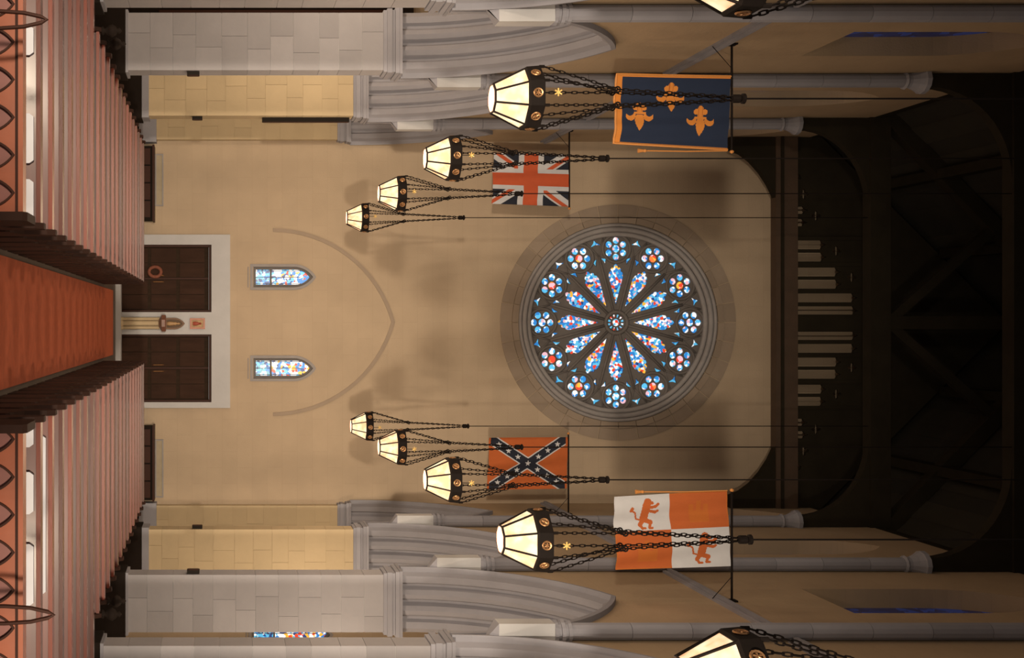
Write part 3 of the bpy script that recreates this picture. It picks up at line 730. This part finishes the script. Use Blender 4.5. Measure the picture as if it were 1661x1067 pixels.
def col_union(a,b):
    x=a-.5; y=b-.5
    if abs(x)<.095 or abs(y)<.125: return 0
    if abs(x)<.165 or abs(y)<.205: return 1
    s_=1 if x*y>0 else -1
    d=(x*s_-y)/math.sqrt(2)
    if abs(d+(.028 if x>0 else -.028)*(1 if s_>0 else 1))<.030: return 0
    return 1 if abs(d)<.085 else 2
STARS=[(0,0)]+[(sx*q,sy*q*.70) for q in (.13,.25,.37) for sx in (-1,1) for sy in (-1,1)]
def col_saltire(a,b):
    x=(a-.5); y=(b-.5)*.66
    for cx,cy in STARS:
        r=math.hypot(x-cx,y-cy*.93); th=math.atan2(y-cy*.93,x-cx)
        if r<.019+.016*max(0,math.cos(5*(th+PI/2)/1)): return 1
    if abs(x)<.475:
        d=min(abs(x*.55-y*.835),abs(x*.55+y*.835))
        if d<.052: return 2
        if d<.066: return 1
    return 0
def col_quarter(a,b):
    left=a<.49; top=b<.48
    if (left and top) or (not left and not top):
        if left: p=((a-.14)/.26,(b-.04)/.42)
        else: p=((a-.62)/.27,(b-.53)/.42)
        return 1 if lion(p) else 0
    if a<.012 or b<.015 or a>.99 or b>.985: return 2
    p=((a-(.19 if left else .66))/.17,(b-(.60 if left else .10))/.30)
    if 0<p[0]<1 and 0<p[1]<1:
        if p[1]>.5 and not (.38<p[0]<.62 and p[1]>.72): return 2
        for c in (.12,.5,.88):
            if abs(p[0]-c)<.11 and p[1]>(.05 if c==.5 else .22): return 2
    return 1
def flag(name,label,corners,y,func,mats,nx,ny,pole,fringe,cord=None):
    """corners in picture pixels: TL,TR,BR,BL; the picture's right is up in the church"""
    P=[Vector(((c[1]-523)/F*y,ZC+(c[0]-350)/F*y)) for c in corners]
    t=thing(name,label,'flag',(0,y,0),'flags on wall poles')
    ph=random.uniform(0,6)
    def pt(a,b):
        q=(P[0]*(1-a)+P[1]*a)*(1-b)+(P[3]*(1-a)+P[2]*a)*b
        wv=.045*(1-a*.75)*math.sin(b*9+ph+a*1.5)+.02*(1-a*.6)*math.sin(b*21+a*3)
        return (q.x,wv,q.y)
    m=MB(); m.v=[pt(i/nx,j/ny) for j in range(ny+1) for i in range(nx+1)]
    for j in range(ny):
        for i in range(nx):
            q=j*(nx+1)+i; m.f.append((q,q+1,q+nx+2,q+nx+1)); m.mi.append(func((i+.5)/nx,(j+.5)/ny))
    m.build('cloth',[M[k] for k in mats],t,smooth=True,fix=False)
    if fringe:
        fr=MB()
        edge=[pt(1,0)]+[pt(1-i/20,0) for i in range(1,21)]+[pt(0,j/16) for j in range(1,17)]+[pt(i/20,1) for i in range(1,21)]
        fr.tube(edge,.022,5); fr.build('fringe',M['gold'],t)
    px,p0,p1=pole
    z=ZC+(px-350)/F*y; x0=(p0-523)/F*y; x1=(p1-523)/F*y; s=-1 if x1<0 else 1
    MB().tube([(x0,0,z),(x1,0,z)],.02,7).build('pole',M['iron'],t)
    MB().lathe([(.02,-.03),(.035,0),(.02,.03)],8,((x1 if abs(x1)<abs(x0) else x0),0,z)).build('pole_tip',M['gold'],t)
    wx=x0 if abs(x0)>abs(x1) else x1
    MB().box(*sorted((wx,wx-s*.03)),-.08,.08,z-.12,z+.08).build('wall_bracket',M['iron'],t)
    MB().tube([(wx-s*.03,0,z+.0),(wx-s*.45,.0,z-.0),(wx-s*.05,0,z-.35)],.008,5).build('stay',M['iron'],t)
    if cord:
        (ca,cb),(cc,cd)=cord
        q=lambda c:((c[1]-523)/F*y,-.04,ZC+(c[0]-350)/F*y)
        g=MB().tube([q((ca,cb)),q(((ca+cc)/2,(cb+cd)/2+1)),q((cc,cd))],.012,5)
        g.lathe([(.012,.0),(.03,-.03),(.022,-.06),(.04,-.16),(.0,-.165)],8,q((cc,cd)))
        g.build('tassel_cord',M['gold'],t)
YF=20.1; YF2=29.2; PYW=lambda s,y:523+s*W*F/y
flag('flag','dark blue flag with three gold fleurs-de-lis and gold fringe',[(999,121),(1186,124),(1180,243),(997,231)],YF,col_france,['c_navy','c_gold','c_golddark'],200,130,(1187,PYW(-1,YF),246),True,((1178,245),(1048,245)))
flag('flag','red, white and blue flag with layered crosses behind a left lantern',[(801,248),(923,251),(922,335),(798,330)],YF2,col_union,['c_red','c_white','c_black'],180,120,(923.5,PYW(-1,YF2),338),False)
flag('flag','orange red flag with dark starred diagonal cross behind a right lantern',[(794,710),(921,709),(919,792),(790,794)],YF2,col_saltire,['c_orange','c_white','c_black'],200,130,(922,PYW(1,YF2),703),False)
flag('flag','quartered white and orange flag with orange lions',[(995,805),(1179,795),(1186,918),(1000,925)],YF,col_quarter,['c_white','c_orange','c_dorange'],200,140,(1187,PYW(1,YF),795),False,((1178,795),(1044,797)))
